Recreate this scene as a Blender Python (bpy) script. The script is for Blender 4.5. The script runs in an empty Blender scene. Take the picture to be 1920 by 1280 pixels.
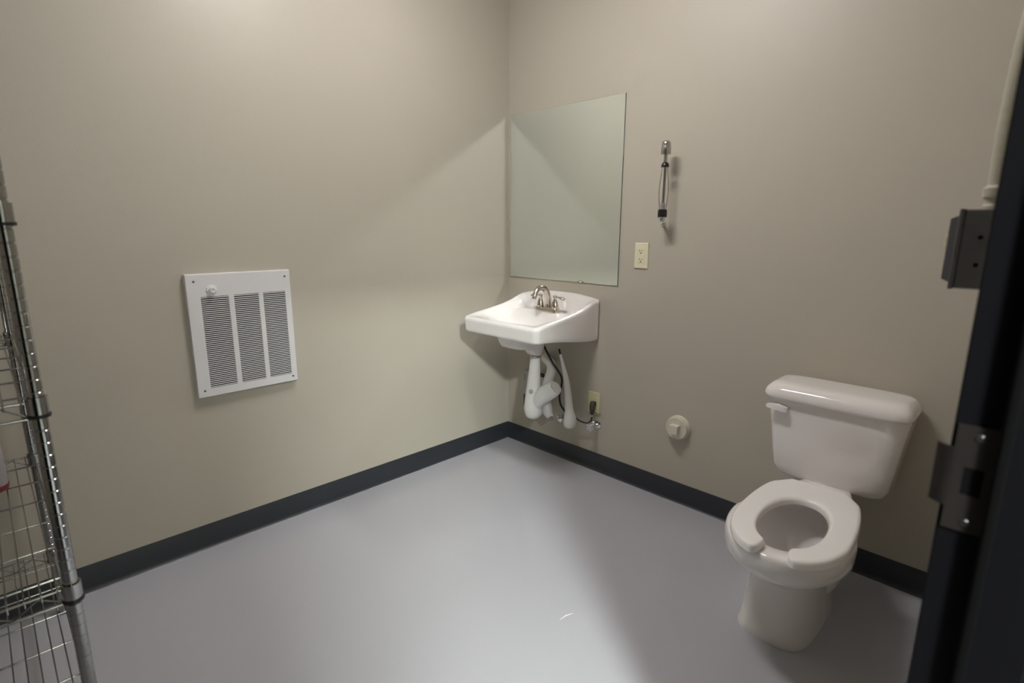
import bpy, bmesh, math, random
from mathutils import Vector, Matrix
PI = math.pi
random.seed(4)
SC = bpy.context.scene
COL = SC.collection

# ------------------------------------------------------------------ camera
# corner of the two visible walls = world origin; mirror wall is y=0 (room at y<0),
# heater wall is x=0 (room at x>0); the photographer stands in the doorway of the x=W wall
F_PX, PITCH, YAW, ROLL = 1005.45, 0.2085, 0.7885, 0.0042
CAM = Vector((2.3299, -2.2833, 1.3142))
cd = bpy.data.cameras.new('camera')
cam = bpy.data.objects.new('camera', cd)
COL.objects.link(cam)
cp, sp = math.cos(PITCH), math.sin(PITCH)
Fv = Vector((-math.sin(YAW)*cp, math.cos(YAW)*cp, -sp))
Rv = Vector((math.cos(YAW), math.sin(YAW), 0))
Uv = Rv.cross(Fv)
R2 = Rv*math.cos(ROLL) + Uv*math.sin(ROLL)
U2 = -Rv*math.sin(ROLL) + Uv*math.cos(ROLL)
M = Matrix((R2, U2, -Fv)).transposed().to_4x4()
M.translation = CAM
cam.matrix_world = M
cd.sensor_width = 36.0
cd.sensor_fit = 'HORIZONTAL'
cd.lens = F_PX*36.0/1920.0
cd.clip_start = 0.02
cd.dof.use_dof = True
cd.dof.focus_distance = 2.3
cd.dof.aperture_fstop = 3.2
SC.camera = cam

# ------------------------------------------------------------------ view + world
vs = SC.view_settings
vs.view_transform = 'Standard'
vs.look = 'None'
vs.gamma = 1.0
vs.use_curve_mapping = False
vs.exposure = 0.0
w = bpy.data.worlds.new('world')
SC.world = w
w.use_nodes = True
w.node_tree.nodes['Background'].inputs[0].default_value = (0.9, 0.95, 1.0, 1)
w.node_tree.nodes['Background'].inputs[1].default_value = 0.02

SC.cycles.sample_clamp_indirect = 0.0
SC.cycles.blur_glossy = 0.0
SC.cycles.adaptive_threshold = 0.025
SC.cycles.use_guiding = True          # path guiding resolves the light bounced off the mirror
SC.cycles.guiding_training_samples = 64

W = 2.288          # inner face of the door wall
YS = -3.55         # inner face of the south wall
H = 2.75           # ceiling
TUBE_E = 58.5      # room lamp
HALL_E = 1080.0       # corridor lamp

# ------------------------------------------------------------------ materials
def mat(name, col, rough=0.5, metal=0.0, coat=0.0, coat_rough=0.05, spec=0.5, bump=0.0, bscale=200.0, var=0.0, vscale=3.0, trans=0.0, ior=1.5, emit=None, estr=0.0):
    m = bpy.data.materials.new(name)
    m.use_nodes = True
    nt = m.node_tree
    b = nt.nodes['Principled BSDF']
    b.inputs['Base Color'].default_value = (*col, 1)
    b.inputs['Roughness'].default_value = rough
    b.inputs['Metallic'].default_value = metal
    b.inputs['Coat Weight'].default_value = coat
    b.inputs['Coat Roughness'].default_value = coat_rough
    b.inputs['Specular IOR Level'].default_value = spec
    b.inputs['Transmission Weight'].default_value = trans
    b.inputs['IOR'].default_value = ior
    if emit:
        b.inputs['Emission Color'].default_value = (*emit, 1)
        b.inputs['Emission Strength'].default_value = estr
    if var or bump:
        tc = nt.nodes.new('ShaderNodeTexCoord')
    if var:
        n = nt.nodes.new('ShaderNodeTexNoise')
        n.inputs['Scale'].default_value = vscale
        n.inputs['Detail'].default_value = 4
        nt.links.new(tc.outputs['Object'], n.inputs['Vector'])
        mx = nt.nodes.new('ShaderNodeMix')
        mx.data_type = 'RGBA'
        mx.inputs[6].default_value = (*[c*(1-var) for c in col], 1)
        mx.inputs[7].default_value = (*[min(1, c*(1+var)) for c in col], 1)
        nt.links.new(n.outputs['Fac'], mx.inputs[0])
        nt.links.new(mx.outputs[2], b.inputs['Base Color'])
    if bump:
        n2 = nt.nodes.new('ShaderNodeTexNoise')
        n2.inputs['Scale'].default_value = bscale
        n2.inputs['Detail'].default_value = 3
        nt.links.new(tc.outputs['Object'], n2.inputs['Vector'])
        bp = nt.nodes.new('ShaderNodeBump')
        bp.inputs['Strength'].default_value = bump
        bp.inputs['Distance'].default_value = 0.001
        nt.links.new(n2.outputs['Fac'], bp.inputs['Height'])
        nt.links.new(bp.outputs['Normal'], b.inputs['Normal'])
    return m

M_WALL = mat('wall_paint', (0.468, 0.430, 0.362), 0.42, spec=0.35, bump=0.25, bscale=260, var=0.012, vscale=1.3)
M_CEIL = mat('ceiling_paint', (0.72, 0.71, 0.68), 0.8, bump=0.3, bscale=90)
M_FLOOR = mat('floor_epoxy', (0.405, 0.40, 0.432), 0.19, spec=0.45, bump=0.05, bscale=18, var=0.02, vscale=2.0)
M_BASE = mat('baseboard_vinyl', (0.026, 0.029, 0.037), 0.42, var=0.08, vscale=8)
M_CAULK = mat('caulk', (0.32, 0.33, 0.35), 0.5, var=0.5, vscale=22)
M_HALLW = mat('hall_paint', (0.30, 0.29, 0.25), 0.7, bump=0.1)
M_PORC = mat('porcelain', (0.80, 0.765, 0.755), 0.10, coat=0.6, coat_rough=0.03, var=0.004)
M_PORC_T = mat('porcelain_toilet', (0.80, 0.765, 0.745), 0.12, coat=0.6, coat_rough=0.03, var=0.004)
M_SEAT = mat('seat_plastic', (0.86, 0.84, 0.825), 0.28, coat=0.2, coat_rough=0.15, var=0.004)
M_WHITE = mat('white_enamel', (0.72, 0.70, 0.715), 0.38, var=0.006)
M_WHITEP = mat('white_plastic', (0.74, 0.73, 0.735), 0.35, var=0.006)
M_WRAP = mat('pipe_cover', (0.76, 0.74, 0.735), 0.42, bump=0.15, bscale=60, var=0.01)
M_CREAM = mat('cream_plastic', (0.74, 0.69, 0.50), 0.35, var=0.01)
M_CREAM2 = mat('ivory_plastic', (0.62, 0.60, 0.36), 0.4, var=0.01)
M_CAP = mat('cap_plastic', (0.66, 0.62, 0.52), 0.4, var=0.01)
M_NICKEL = mat('brushed_nickel', (0.55, 0.50, 0.44), 0.22, 1.0, var=0.03, vscale=30)
M_CHROME = mat('chrome', (0.72, 0.72, 0.72), 0.08, 1.0, var=0.02, vscale=30)
M_DCHROME = mat('satin_chrome', (0.50, 0.49, 0.47), 0.20, 1.0, var=0.03, vscale=30)
M_SHELF = mat('shelf_chrome', (0.36, 0.36, 0.355), 0.16, 1.0, var=0.04, vscale=30)
M_STEEL = mat('galvanised_steel', (0.15, 0.15, 0.16), 0.45, 0.7, var=0.15, vscale=40)
M_BLACK = mat('black_plastic', (0.010, 0.010, 0.011), 0.35, var=0.1)
M_RUBBER = mat('black_rubber', (0.012, 0.012, 0.012), 0.6, var=0.1)
M_VOID = mat('dark_cavity', (0.004, 0.004, 0.004), 1.0, spec=0.05, var=0.1)
M_SCREW = mat('screw_metal', (0.16, 0.16, 0.17), 0.35, 1.0, var=0.1)
M_FRAME = mat('door_paint', (0.0050, 0.0048, 0.0062), 0.50, spec=0.06, bump=0.1, var=0.06, vscale=5)
M_STRIKE = mat('strike_bronze', (0.030, 0.025, 0.024), 0.40, 0.5, var=0.15, vscale=20)
M_BROWN = mat('brown_plug', (0.045, 0.040, 0.030), 0.5, var=0.05)
M_CABLE = mat('beige_conduit', (0.46, 0.43, 0.34), 0.5, bump=0.2, bscale=120, var=0.03)
M_GREY = mat('grey_shell', (0.40, 0.40, 0.41), 0.4, var=0.02)
M_INK = mat('label_ink', (0.06, 0.06, 0.065), 0.5, var=0.05)
M_RED = mat('red_plastic', (0.16, 0.012, 0.016), 0.35, var=0.05)
M_SILVER = mat('silver_can', (0.40, 0.38, 0.40), 0.30, 0.6, var=0.03)
M_CLEAR = mat('clear_plastic', (0.86, 0.86, 0.88), 0.06, trans=0.85, ior=1.45, var=0.01)
M_WATER = mat('water', (0.60, 0.60, 0.585), 0.03, ior=1.33, var=0.01)
M_TUBE = mat('lamp_tube', (0.9, 0.9, 0.9), 0.5, emit=(1.0, 0.975, 0.955), estr=TUBE_E, var=0.001)
M_HALL = mat('hall_lamp_lens', (0.9, 0.9, 0.9), 0.5, emit=(0.92, 1.0, 0.95), estr=HALL_E, var=0.001)
# mirror
M_MIRROR = mat('mirror_silver', (0.87, 0.94, 0.93), 0.012, 1.0, var=0.001)
M_MEDGE = mat('mirror_edge', (0.20, 0.26, 0.24), 0.2, var=0.02)

# ------------------------------------------------------------------ helpers
def mesh_obj(name, bm, m, parent=None, smooth=False, angle=40):
    loc = Vector((0, 0, 0))
    if parent is not None:
        p = parent
        while p is not None:
            loc += p.location
            p = p.parent
    else:
        zs = [v.co.z for v in bm.verts]
        xs = [v.co.x for v in bm.verts]
        ys = [v.co.y for v in bm.verts]
        loc = Vector(((min(xs)+max(xs))/2, (min(ys)+max(ys))/2, min(zs)))
    for v in bm.verts:
        v.co -= loc
    bmesh.ops.recalc_face_normals(bm, faces=bm.faces)
    me = bpy.data.meshes.new(name)
    bm.to_mesh(me)
    bm.free()
    me.materials.append(m)
    if smooth:
        for p in me.polygons:
            p.use_smooth = True
        try:
            me.set_sharp_from_angle(angle=math.radians(angle))
        except Exception:
            pass
    o = bpy.data.objects.new(name, me)
    COL.objects.link(o)
    if parent is not None:
        o.parent = parent
    else:
        o.location = loc
    return o

def root(name, loc, label, cat, group=None):
    o = bpy.data.objects.new(name, None)
    o.empty_display_size = 0.05
    COL.objects.link(o)
    o.location = loc
    o['label'] = label
    o['category'] = cat
    if group:
        o['group'] = group
    return o

def tag(o, label, cat, group=None):
    o['label'] = label
    o['category'] = cat
    if group:
        o['group'] = group
    return o

def struct(name, bm, m, **k):
    o = mesh_obj(name, bm, m, **k)
    o['kind'] = 'structure'
    return o

def box(bm, x0, x1, y0, y1, z0, z1, bev=0.0, seg=2):
    t = bmesh.new()
    bmesh.ops.create_cube(t, size=1)
    for v in t.verts:
        v.co = Vector(((x0+x1)/2+v.co.x*(x1-x0), (y0+y1)/2+v.co.y*(y1-y0), (z0+z1)/2+v.co.z*(z1-z0)))
    if bev:
        bmesh.ops.bevel(t, geom=list(t.edges), offset=bev, segments=seg, profile=0.5, affect='EDGES')
    me = bpy.data.meshes.new('t')
    t.to_mesh(me)
    t.free()
    bm.from_mesh(me)
    bpy.data.meshes.remove(me)
    return bm

def loft(bm, rings, cap0=True, cap1=True, closed=True):
    vr = [[bm.verts.new(c) for c in r] for r in rings]
    n = len(vr[0])
    for a, b in zip(vr[:-1], vr[1:]):
        for i in range(n if closed else n-1):
            j = (i+1) % n
            bm.faces.new((a[i], a[j], b[j], b[i]))
    if cap0:
        bm.faces.new(vr[0])
    if cap1:
        bm.faces.new(vr[-1])
    return vr

def axis_frame(d):
    d = d.normalized()
    u = d.cross(Vector((0, 0, 1)))
    if u.length < 1e-3:
        u = d.cross(Vector((0, 1, 0)))
    u.normalize()
    return u, d.cross(u)

def lathe(bm, prof, c, ax=(0, 0, 1), n=32, caps=True):
    """prof: (radius, distance along axis)"""
    ax = Vector(ax).normalized()
    u, v = axis_frame(ax)
    c = Vector(c)
    rings = [[c+ax*h+(u*math.cos(2*PI*i/n)+v*math.sin(2*PI*i/n))*max(r, 1e-4) for i in range(n)] for r, h in prof]
    loft(bm, rings, caps, caps)
    return bm

def smooth_path(pts, sub=6):
    P = [Vector(p) for p in pts]
    if len(P) < 3:
        return P
    out = []
    for i in range(len(P)-1):
        p0 = P[i-1] if i else P[0]*2-P[1]
        p1, p2 = P[i], P[i+1]
        p3 = P[i+2] if i+2 < len(P) else P[-1]*2-P[-2]
        for k in range(sub):
            t = k/sub
            out.append(0.5*((2*p1)+(p2-p0)*t+(2*p0-5*p1+4*p2-p3)*t*t+(3*p1-p0-3*p2+p3)*t*t*t))
    out.append(P[-1])
    return out

def tube(bm, pts, r, n=10, sub=6, caps=True, flat=None, wall=0.0):
    """swept tube; r is a number or one radius per control point"""
    P = smooth_path(pts, sub) if sub > 1 else [Vector(p) for p in pts]
    m = len(P)
    if isinstance(r, (int, float)):
        R = [r]*m
    else:
        rr = [Vector((x, 0, 0)) for x in r]
        R = [v.x for v in (smooth_path(rr, sub) if sub > 1 else rr)]
    t0 = (P[1]-P[0]).normalized()
    u, v = axis_frame(t0)
    rings = []
    for i in range(m):
        t = (P[min(i+1, m-1)]-P[max(i-1, 0)]).normalized()
        u = (u-t*u.dot(t)).normalized()
        v = t.cross(u)
        a, b = (1, 1) if flat is None else flat
        rings.append([P[i]+(u*math.cos(2*PI*k/n)*a+v*math.sin(2*PI*k/n)*b)*R[i] for k in range(n)])
    if wall:
        t = (P[-1]-P[-2]).normalized()
        inner = [P[-1]+(q-P[-1])*(1-wall) for q in rings[-1]]
        deep = [q-t*R[-1]*0.8 for q in inner]
        rings += [inner, deep]
    loft(bm, rings, caps, caps)
    return bm

def wire(bm, a, b, r=0.0015, n=6):
    return tube(bm, [a, b], r, n=n, sub=1)

def selips(cx, cy, hx, yf, yb, z, n=2.5, N=64, nb=None, taper=0.0):
    """egg/super-ellipse outline: front at y=yf (min y), back at yb (max y), widest at cy"""
    out = []
    for i in range(N):
        a = 2*PI*i/N
        c, s = math.cos(a), math.sin(a)
        e = n if s < 0 else (nb or n)
        x = math.copysign(abs(c)**(2/e), c)
        y = math.copysign(abs(s)**(2/e), s)
        if s >= 0:
            x *= 1-taper*y
            yy = cy+(yb-cy)*y
        else:
            yy = cy+(cy-yf)*y
        out.append(Vector((cx+hx*x, yy, z)))
    return out

def sstep(a, b, x):
    t = max(0.0, min(1.0, (x-a)/(b-a)))
    return t*t*(3-2*t)

# ------------------------------------------------------------------ room shell
bm = bmesh.new()
box(bm, -0.12, 4.3, YS-0.12, 0.12, -0.10, 0.0)
FL = struct('floor', bm, M_FLOOR)
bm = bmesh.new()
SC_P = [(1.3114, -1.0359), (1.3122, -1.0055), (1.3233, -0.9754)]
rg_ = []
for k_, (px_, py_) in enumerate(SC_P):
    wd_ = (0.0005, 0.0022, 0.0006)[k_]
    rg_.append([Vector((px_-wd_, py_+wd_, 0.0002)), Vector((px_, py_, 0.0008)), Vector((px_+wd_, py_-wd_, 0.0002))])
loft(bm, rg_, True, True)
mesh_obj('white_streak', bm, M_WHITE, FL)  # thin curved white streak lying on the floor
bm = bmesh.new()
box(bm, -0.12, 4.3, YS-0.12, 0.12, H, H+0.10)
struct('ceiling', bm, M_CEIL)
bm = bmesh.new()
box(bm, -0.12, 0.0, YS, 0.0, 0.0, H)
struct('wall_left', bm, M_WALL)
bm = bmesh.new()
box(bm, -0.12, W+0.14, 0.0, 0.12, 0.0, H)
struct('wall_back', bm, M_WALL)
bm = bmesh.new()
box(bm, -0.12, W+0.14, YS-0.12, YS, 0.0, H)
struct('wall_front', bm, M_WALL)
# door wall (x = W .. W+0.12) with the opening y in [DY0, DY1]
DY1, DY0, DH = -1.534, -2.448, 2.05
bm = bmesh.new()
box(bm, W, W+0.12, DY1+0.05, 0.0, 0.0, H)
box(bm, W, W+0.12, YS, DY0-0.05, 0.0, H)
box(bm, W, W+0.12, DY0-0.05, DY1+0.05, DH+0.05, H)
struct('wall_right', bm, M_WALL)
# corridor beyond, plus an added stub that blocks light
bm = bmesh.new()
box(bm, 4.18, 4.3, YS, 0.0, 0.0, H)
box(bm, W+0.14, 4.18, -0.02, 0.12, 0.0, H)
box(bm, W+0.14, 4.18, YS-0.12, YS+0.02, 0.0, H)
box(bm, 2.84, 2.94, YS, -2.32, 0.0, H)  # stub added out of view to cut off part of the corridor lamp's light
struct('wall_corridor_and_blocker', bm, M_HALLW)

# hollow metal door frame: jambs, stops, faces (profile extruded in z)
fr_x0, fr_x1 = W-0.012, W+0.132
def jamb(bm, y, s):
    """s=+1: jamb north of the opening, s=-1: south. soffit faces the opening"""
    def bb(xa, xb, d0, d1, z0, z1):
        ya, yb = sorted((y+s*d0, y+s*d1))
        box(bm, xa, xb, ya, yb, z0, z1, 0.0015, 1)
    bb(fr_x0, fr_x1, 0.0, 0.0015+0.05, 0.0, DH+0.05)
    bb(fr_x0+0.0485, fr_x1-0.0485, -0.016, 0.001, 0.0, DH)
bm = bmesh.new()
jamb(bm, DY1, 1)
jamb(bm, DY0, -1)
box(bm, fr_x0, fr_x1, DY0-0.05, DY1+0.05, DH, DH+0.05, 0.0015, 1)
box(bm, fr_x0+0.0485, fr_x1-0.0485, DY0, DY1, DH-0.016, DH+0.001, 0.0015, 1)
FR = struct('door_1', bm, M_FRAME)
# black rubber seal against the stop
bm = bmesh.new()
box(bm, fr_x0+0.0395, fr_x0+0.0525, DY1-0.0165, DY1+0.001, 0.0, DH-0.02, 0.004, 3)
mesh_obj('door_seal', bm, M_VOID, FR, True)
# strike plate with its lip into the room
bm = bmesh.new()
zc = 1.043
sx0, sx1 = fr_x0+0.004, fr_x0+0.0405
for (a, b, c, d) in ((sx0, sx1, zc-0.062, zc-0.018), (sx0, sx1, zc+0.014, zc+0.062), (sx0, sx0+0.011, zc-0.018, zc+0.014), (sx1-0.008, sx1, zc-0.018, zc+0.014)):
    box(bm, a, b, DY1-0.0028, DY1+0.0005, c, d)
# curved lip
LIP = []
for k in range(7):
    t = k/6
    LIP.append((sx0+0.004-0.020*t, DY1-0.002+0.010*t*t))
rr = []
for (x, y) in LIP:
    rr.append([Vector((x, y-0.0012, zc-0.036)), Vector((x, y+0.0012, zc-0.036)), Vector((x, y+0.0012, zc+0.034)), Vector((x, y-0.0012, zc+0.034))])
loft(bm, rr)
SP = mesh_obj('strike_plate', bm, M_STRIKE, FR)
bm = bmesh.new()
box(bm, sx0+0.011, sx1-0.008, DY1-0.0018, DY1+0.0006, zc-0.018, zc+0.014)
mesh_obj('latch_hole', bm, M_VOID, SP)
for zz in (zc+0.050, zc-0.050):
    bm = bmesh.new()
    lathe(bm, [(0.0042, 0), (0.0042, 0.0008), (0.003, 0.0018)], ((sx0+sx1)/2+0.002, DY1-0.0026, zz), (0, -1, 0), 16)
    mesh_obj('screw', bm, M_SCREW, SP, True)
# door leaf, folded right back against the door wall
bm = bmesh.new()
box(bm, W-0.078, W-0.034, DY0-0.925, DY0-0.020, 0.012, DH-0.004, 0.002, 1)
DL = struct('door_2', bm, M_FRAME)
bm = bmesh.new()
hy_ = DY0-0.925+0.065
lathe(bm, [(0.032, 0), (0.032, 0.008), (0.012, 0.010), (0.011, 0.045)], (W-0.078, hy_, 1.0), (-1, 0, 0), 24)
tube(bm, [(W-0.123, hy_, 1.0), (W-0.125, hy_+0.03, 1.0), (W-0.123, hy_+0.11, 1.0)], [0.010, 0.010, 0.008], n=12)
mesh_obj('door_handle', bm, M_CHROME, DL, True)

# vinyl cove baseboards, profile (distance from wall, height)
PROF = [(0.0, 0.1026), (0.0020, 0.1026), (0.0032, 0.1005), (0.0032, 0.020), (0.0040, 0.012), (0.0075, 0.005), (0.0135, 0.0016), (0.0140, 0.0), (0.0, 0.0)]
def baseboard(name, a, b, inward):
    """a,b: (x,y) along the wall; inward: unit normal; mitred at inner corners"""
    bm = bmesh.new()
    A, B, I = Vector((*a, 0)), Vector((*b, 0)), Vector((*inward, 0))
    d = (B-A).normalized()
    r0 = [A+I*p[0]+d*p[0]+Vector((0, 0, p[1])) for p in PROF]
    r1 = [B+I*p[0]-d*p[0]+Vector((0, 0, p[1])) for p in PROF]
    loft(bm, [r0, r1])
    o = struct(name, bm, M_BASE, smooth=True, angle=35)
    # ragged bead of sealant where the vinyl meets the epoxy
    L = (B-A).length
    bm = bmesh.new()
    n = int(L/0.02)
    rg = []
    for i in range(n+1):
        t = 0.012+(L-0.024)*i/n
        wv = max(0.0, 0.0012+0.0016*math.sin(i*0.37)+random.uniform(-0.0008, 0.0016))
        q = A+d*t+I*0.0135
        rg.append([q+Vector((0, 0, 0.0002)), q+I*0.0006+Vector((0, 0, 0.0015)), q+I*(0.001+wv)+Vector((0, 0, 0.0012)), q+I*(0.0016+wv)+Vector((0, 0, 0.0001))])
    loft(bm, rg)
    mesh_obj('sealant_bead', bm, M_CAULK, o, True)
    return o
baseboard('baseboard_left', (0, YS), (0, 0), (1, 0))
baseboard('baseboard_back', (0, 0), (W, 0), (0, -1))
baseboard('baseboard_right', (W, 0), (W, DY1+0.065), (-1, 0))
baseboard('baseboard_front', (W, YS), (0, YS), (0, 1))

# ------------------------------------------------------------------ lamps
LX, LY = 0.97, -1.15
cl = root('ceiling_light', (LX, LY, H), 'white lamp with two long lenses fixed under the ceiling in the middle of the room', 'ceiling light')
bm = bmesh.new()
box(bm, LX-0.36, LX+0.36, LY-0.11, LY+0.11, H-0.045, H-0.001, 0.006)
mesh_obj('housing', bm, M_WHITE, cl)
for y0 in (LY-0.085, LY+0.010):
    bm = bmesh.new()
    box(bm, LX-0.32, LX+0.32, y0, y0+0.075, H-0.085, H-0.044, 0.015, 4)
    mesh_obj('lamp_lens', bm, M_TUBE, cl, True)
hl = root('ceiling_light', (3.85, -2.67, H), 'square ceiling light in the corridor outside the doorway', 'ceiling light')
bm = bmesh.new()
box(bm, 3.70, 4.00, -2.82, -2.52, H-0.04, H-0.001, 0.006)
mesh_obj('frame', bm, M_WHITE, hl)
bm = bmesh.new()
box(bm, 3.715, 3.985, -2.805, -2.535, H-0.05, H-0.039, 0.003)
mesh_obj('diffuser', bm, M_HALL, hl)

# ------------------------------------------------------------------ wall heater
HY0, HY1, HZ0, HZ1, HD = -1.7332, -1.3368, 0.6495, 1.1367, 0.0265
hw, hh = HY1-HY0, HZ1-HZ0
wh = root('wall_heater', (0, (HY0+HY1)/2, HZ0), 'white louvred metal wall heater set in the beige left wall', 'wall heater')
def hy(u): return HY0+u*hw
def hz(v): return HZ1-v*hh
colu = [(0.122, 0.378), (0.425, 0.668), (0.713, 0.945)]
colu = [(0.118, 0.373), (0.420, 0.662), (0.706, 0.938)]
vt, vb = 0.182, 0.930
bm = bmesh.new()
pt = 0.0016
# front sheet made of strips round the three openings
def sheet(u0, u1, v0, v1):
    box(bm, HD-pt, HD, hy(u0), hy(u1), hz(v1), hz(v0))
e = 0.006
sheet(e, 1-e, e, vt)
sheet(e, 1-e, vb, 1-e)
us = [e]+[x for c in colu for x in c]+[1-e]
for a, b in zip(us[0::2], us[1::2]):
    sheet(a, b, vt, vb)
# returned sides with a rounded front edge
def side_ring(x, ins):
    return [Vector((x, HY0+ins, HZ0+ins)), Vector((x, HY1-ins, HZ0+ins)), Vector((x, HY1-ins, HZ1-ins)), Vector((x, HY0+ins, HZ1-ins))]
loft(bm, [side_ring(0.0, 0), side_ring(HD-0.003, 0), side_ring(HD-0.0009, 0.0009), side_ring(HD, 0.003), side_ring(HD-pt, 0.003)], False, False)
hf = mesh_obj('heater_cover', bm, M_WHITE, wh, True, 30)
bm = bmesh.new()
box(bm, 0.0005, 0.004, HY0+0.01, HY1-0.01, HZ0+0.01, HZ1-0.01)
mesh_obj('heater_interior', bm, M_VOID, wh)
NL = 47
for c in colu:
    bm = bmesh.new()
    for k in range(NL):
        z = hz(vt+(vb-vt)*(k+0.5)/NL)
        pz = hh*(vb-vt)/NL
        ya, yb = hy(c[0]), hy(c[1])
        # blade: rises outward-in, a hood over the slot beneath it
        pr = [(HD-0.0002, -0.22*pz), (HD-0.0014, -0.26*pz), (HD-0.0030, -0.16*pz), (HD-0.0016, 0.24*pz), (HD-0.0004, 0.24*pz), (HD+0.0002, 0.18*pz)]
        loft(bm, [[Vector((x, ya, z+q)) for x, q in pr], [Vector((x, yb, z+q)) for x, q in pr]])
    mesh_obj('louver_grille', bm, M_WHITE, wh)
bm = bmesh.new()
ky, kz = hy(0.222), hz(0.130)
n = 40
rg = []
for r, x in ((0.0195, 0), (0.0195, 0.002), (0.017, 0.004)):
    rg.append([Vector((HD+x, ky+math.cos(2*PI*i/n)*r*(1+(0.05 if i % 4 < 2 else -0.05)), kz+math.sin(2*PI*i/n)*r*(1+(0.05 if i % 4 < 2 else -0.05)))) for i in range(n)])
loft(bm, rg)
kd = mesh_obj('thermostat_dial', bm, M_WHITEP, wh)
bm = bmesh.new()
rg = []
for r, x in ((0.0115, 0.003), (0.0115, 0.016), (0.0100, 0.018), (0.0075, 0.0185), (0.0070, 0.017)):
    rg.append([Vector((HD+x, ky+math.cos(2*PI*i/n)*r*(1+0.04*math.cos(8*2*PI*i/n)), kz+math.sin(2*PI*i/n)*r*(1+0.04*math.cos(8*2*PI*i/n)))) for i in range(n)])
loft(bm, rg)
mesh_obj('knob', bm, M_WHITEP, kd, True)
for u, v in ((0.072, 0.058), (0.945, 0.055), (0.062, 0.945), (0.950, 0.965)):
    v = min(v, 0.955)
    bm = bmesh.new()
    lathe(bm, [(0.0042, 0), (0.0040, 0.001), (0.0022, 0.0018)], (HD, hy(u), hz(v)), (1, 0, 0), 14)
    mesh_obj('screw', bm, M_SCREW, wh, True)

# ------------------------------------------------------------------ mirror
MX0, MX1, MZ0, MZ1 = 0.0217, 0.789, 1.0318, 1.9368
mr = root('mirror', ((MX0+MX1)/2, 0, MZ0), 'frameless rectangular mirror hung on the wall above the sink', 'mirror')
bm = bmesh.new()
box(bm, MX0, MX1, -0.0052, -0.0005, MZ0, MZ1)
mesh_obj('glass_edge', bm, M_MEDGE, mr)
bm = bmesh.new()
def mring(y, i):
    return [Vector((MX0+i, y, MZ0+i)), Vector((MX1-i, y, MZ0+i)), Vector((MX1-i, y, MZ1-i)), Vector((MX0+i, y, MZ1-i))]
loft(bm, [mring(-0.0053, 0.0), mring(-0.0060, 0.0012), mring(-0.0060, 0.0040)], True, True)
mesh_obj('mirror_glass', bm, M_MIRROR, mr)

# ------------------------------------------------------------------ sink
SX0, SX1, SYF = 0.147, 0.685, -0.490
SCX = (SX0+SX1)/2
sk = root('sink', (SCX, 0, 0.64), 'white wall-hung porcelain sink with a raised back, below the mirror', 'sink')
RF, RB = 0.034, 0.014
def sink_outline(N=200):
    pts = []
    def arc(cx, cy, r, a0, a1, k):
        for i in range(k+1):
            a = math.radians(a0+(a1-a0)*i/k)
            pts.append((cx+r*math.cos(a), cy+r*math.sin(a)))
    def seg(a, b, k):
        for i in range(1, k):
            t = i/k
            pts.append((a[0]+(b[0]-a[0])*t, a[1]+(b[1]-a[1])*t))
    yb = -0.001
    arc(SX1-RB, yb-RB, RB, 90, 0, 4)
    seg((SX1, yb-RB), (SX1, SYF+RF), 36)
    arc(SX1-RF, SYF+RF, RF, 0, -90, 12)
    seg((SX1-RF, SYF), (SX0+RF, SYF), 40)
    arc(SX0+RF, SYF+RF, RF, 270, 180, 12)
    seg((SX0, SYF+RF), (SX0, yb-RB), 36)
    arc(SX0+RB, yb-RB, RB, 180, 90, 4)
    seg((SX0+RB, yb), (SX1-RB, yb), 40)
    return pts
OUT = sink_outline()
def edge_d(x, y):
    return min(x-SX0, SX1-x, y-SYF, -y)
def corner_d(x, y):
    # distance to the outline with rounded front corners
    dx = min(x-SX0, SX1-x)
    dy = y-SYF
    if dx < RF and dy < RF:
        return RF-math.hypot(RF-dx, RF-dy)
    return min(dx, dy)
RIMT = [(-0.500, 0.853), (-0.440, 0.864), (-0.400, 0.871), (-0.300, 0.884), (-0.200, 0.900), (-0.140, 0.914), (-0.090, 0.931), (-0.045, 0.946), (0.0, 0.952)]
def rim_z(x, y):
    z = RIMT[0][1]
    for (a, za), (b_, zb_) in zip(RIMT[:-1], RIMT[1:]):
        if a <= y <= b_:
            z = za+(zb_-za)*(y-a)/(b_-a)
    if y > 0:
        z = RIMT[-1][1]
    return z+0.022*(1-min(1, abs((x-SCX)/0.25))**2.4)*sstep(-0.07, -0.01, y)
BCX, BCY = SCX, -0.285
def sink_top(x, y):
    R = rim_z(x, y)
    deck = 0.855+0.018*sstep(-0.24, -0.12, y)
    ramp = sstep(-0.080, -0.018, y)
    inner = deck+(R-deck)*ramp
    dsid = min(x-SX0, SX1-x)
    wside = 1-sstep(0.008, 0.095, dsid)
    wfront = 1-sstep(0.008, 0.080, y-SYF)
    inner = inner+(R-inner)*max(wside, wfront*0.8)
    # bowl
    ex, ey = (x-BCX)/0.232, (y-BCY)/(0.170 if y < BCY else 0.125)
    q = (abs(ex)**2.6+abs(ey)**2.6)**(1/2.6)
    b = 0.125*(1-sstep(-0.12, 1.10, q))
    z = inner-b
    d = corner_d(x, y)
    r = 0.016
    if d < r:
        z -= r-math.sqrt(max(0, r*r-(r-max(d, 0))**2))
    return z
def sink_bot(x, y):
    z = 0.779-0.044*sstep(-0.47, 0.0, y)
    ex, ey = (x-SCX+0.050)/0.118, (y+0.262)/0.140
    q = (abs(ex)**3.2+abs(ey)**3.2)**(1/3.2)
    z -= 0.076*(1-sstep(0.70, 1.0, q))
    q2 = math.hypot(x-SCX, y+0.205)
    z -= 0.034*(1-sstep(0.030, 0.080, q2))
    return z
bm = bmesh.new()
cx, cy = SCX, -0.25
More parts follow.
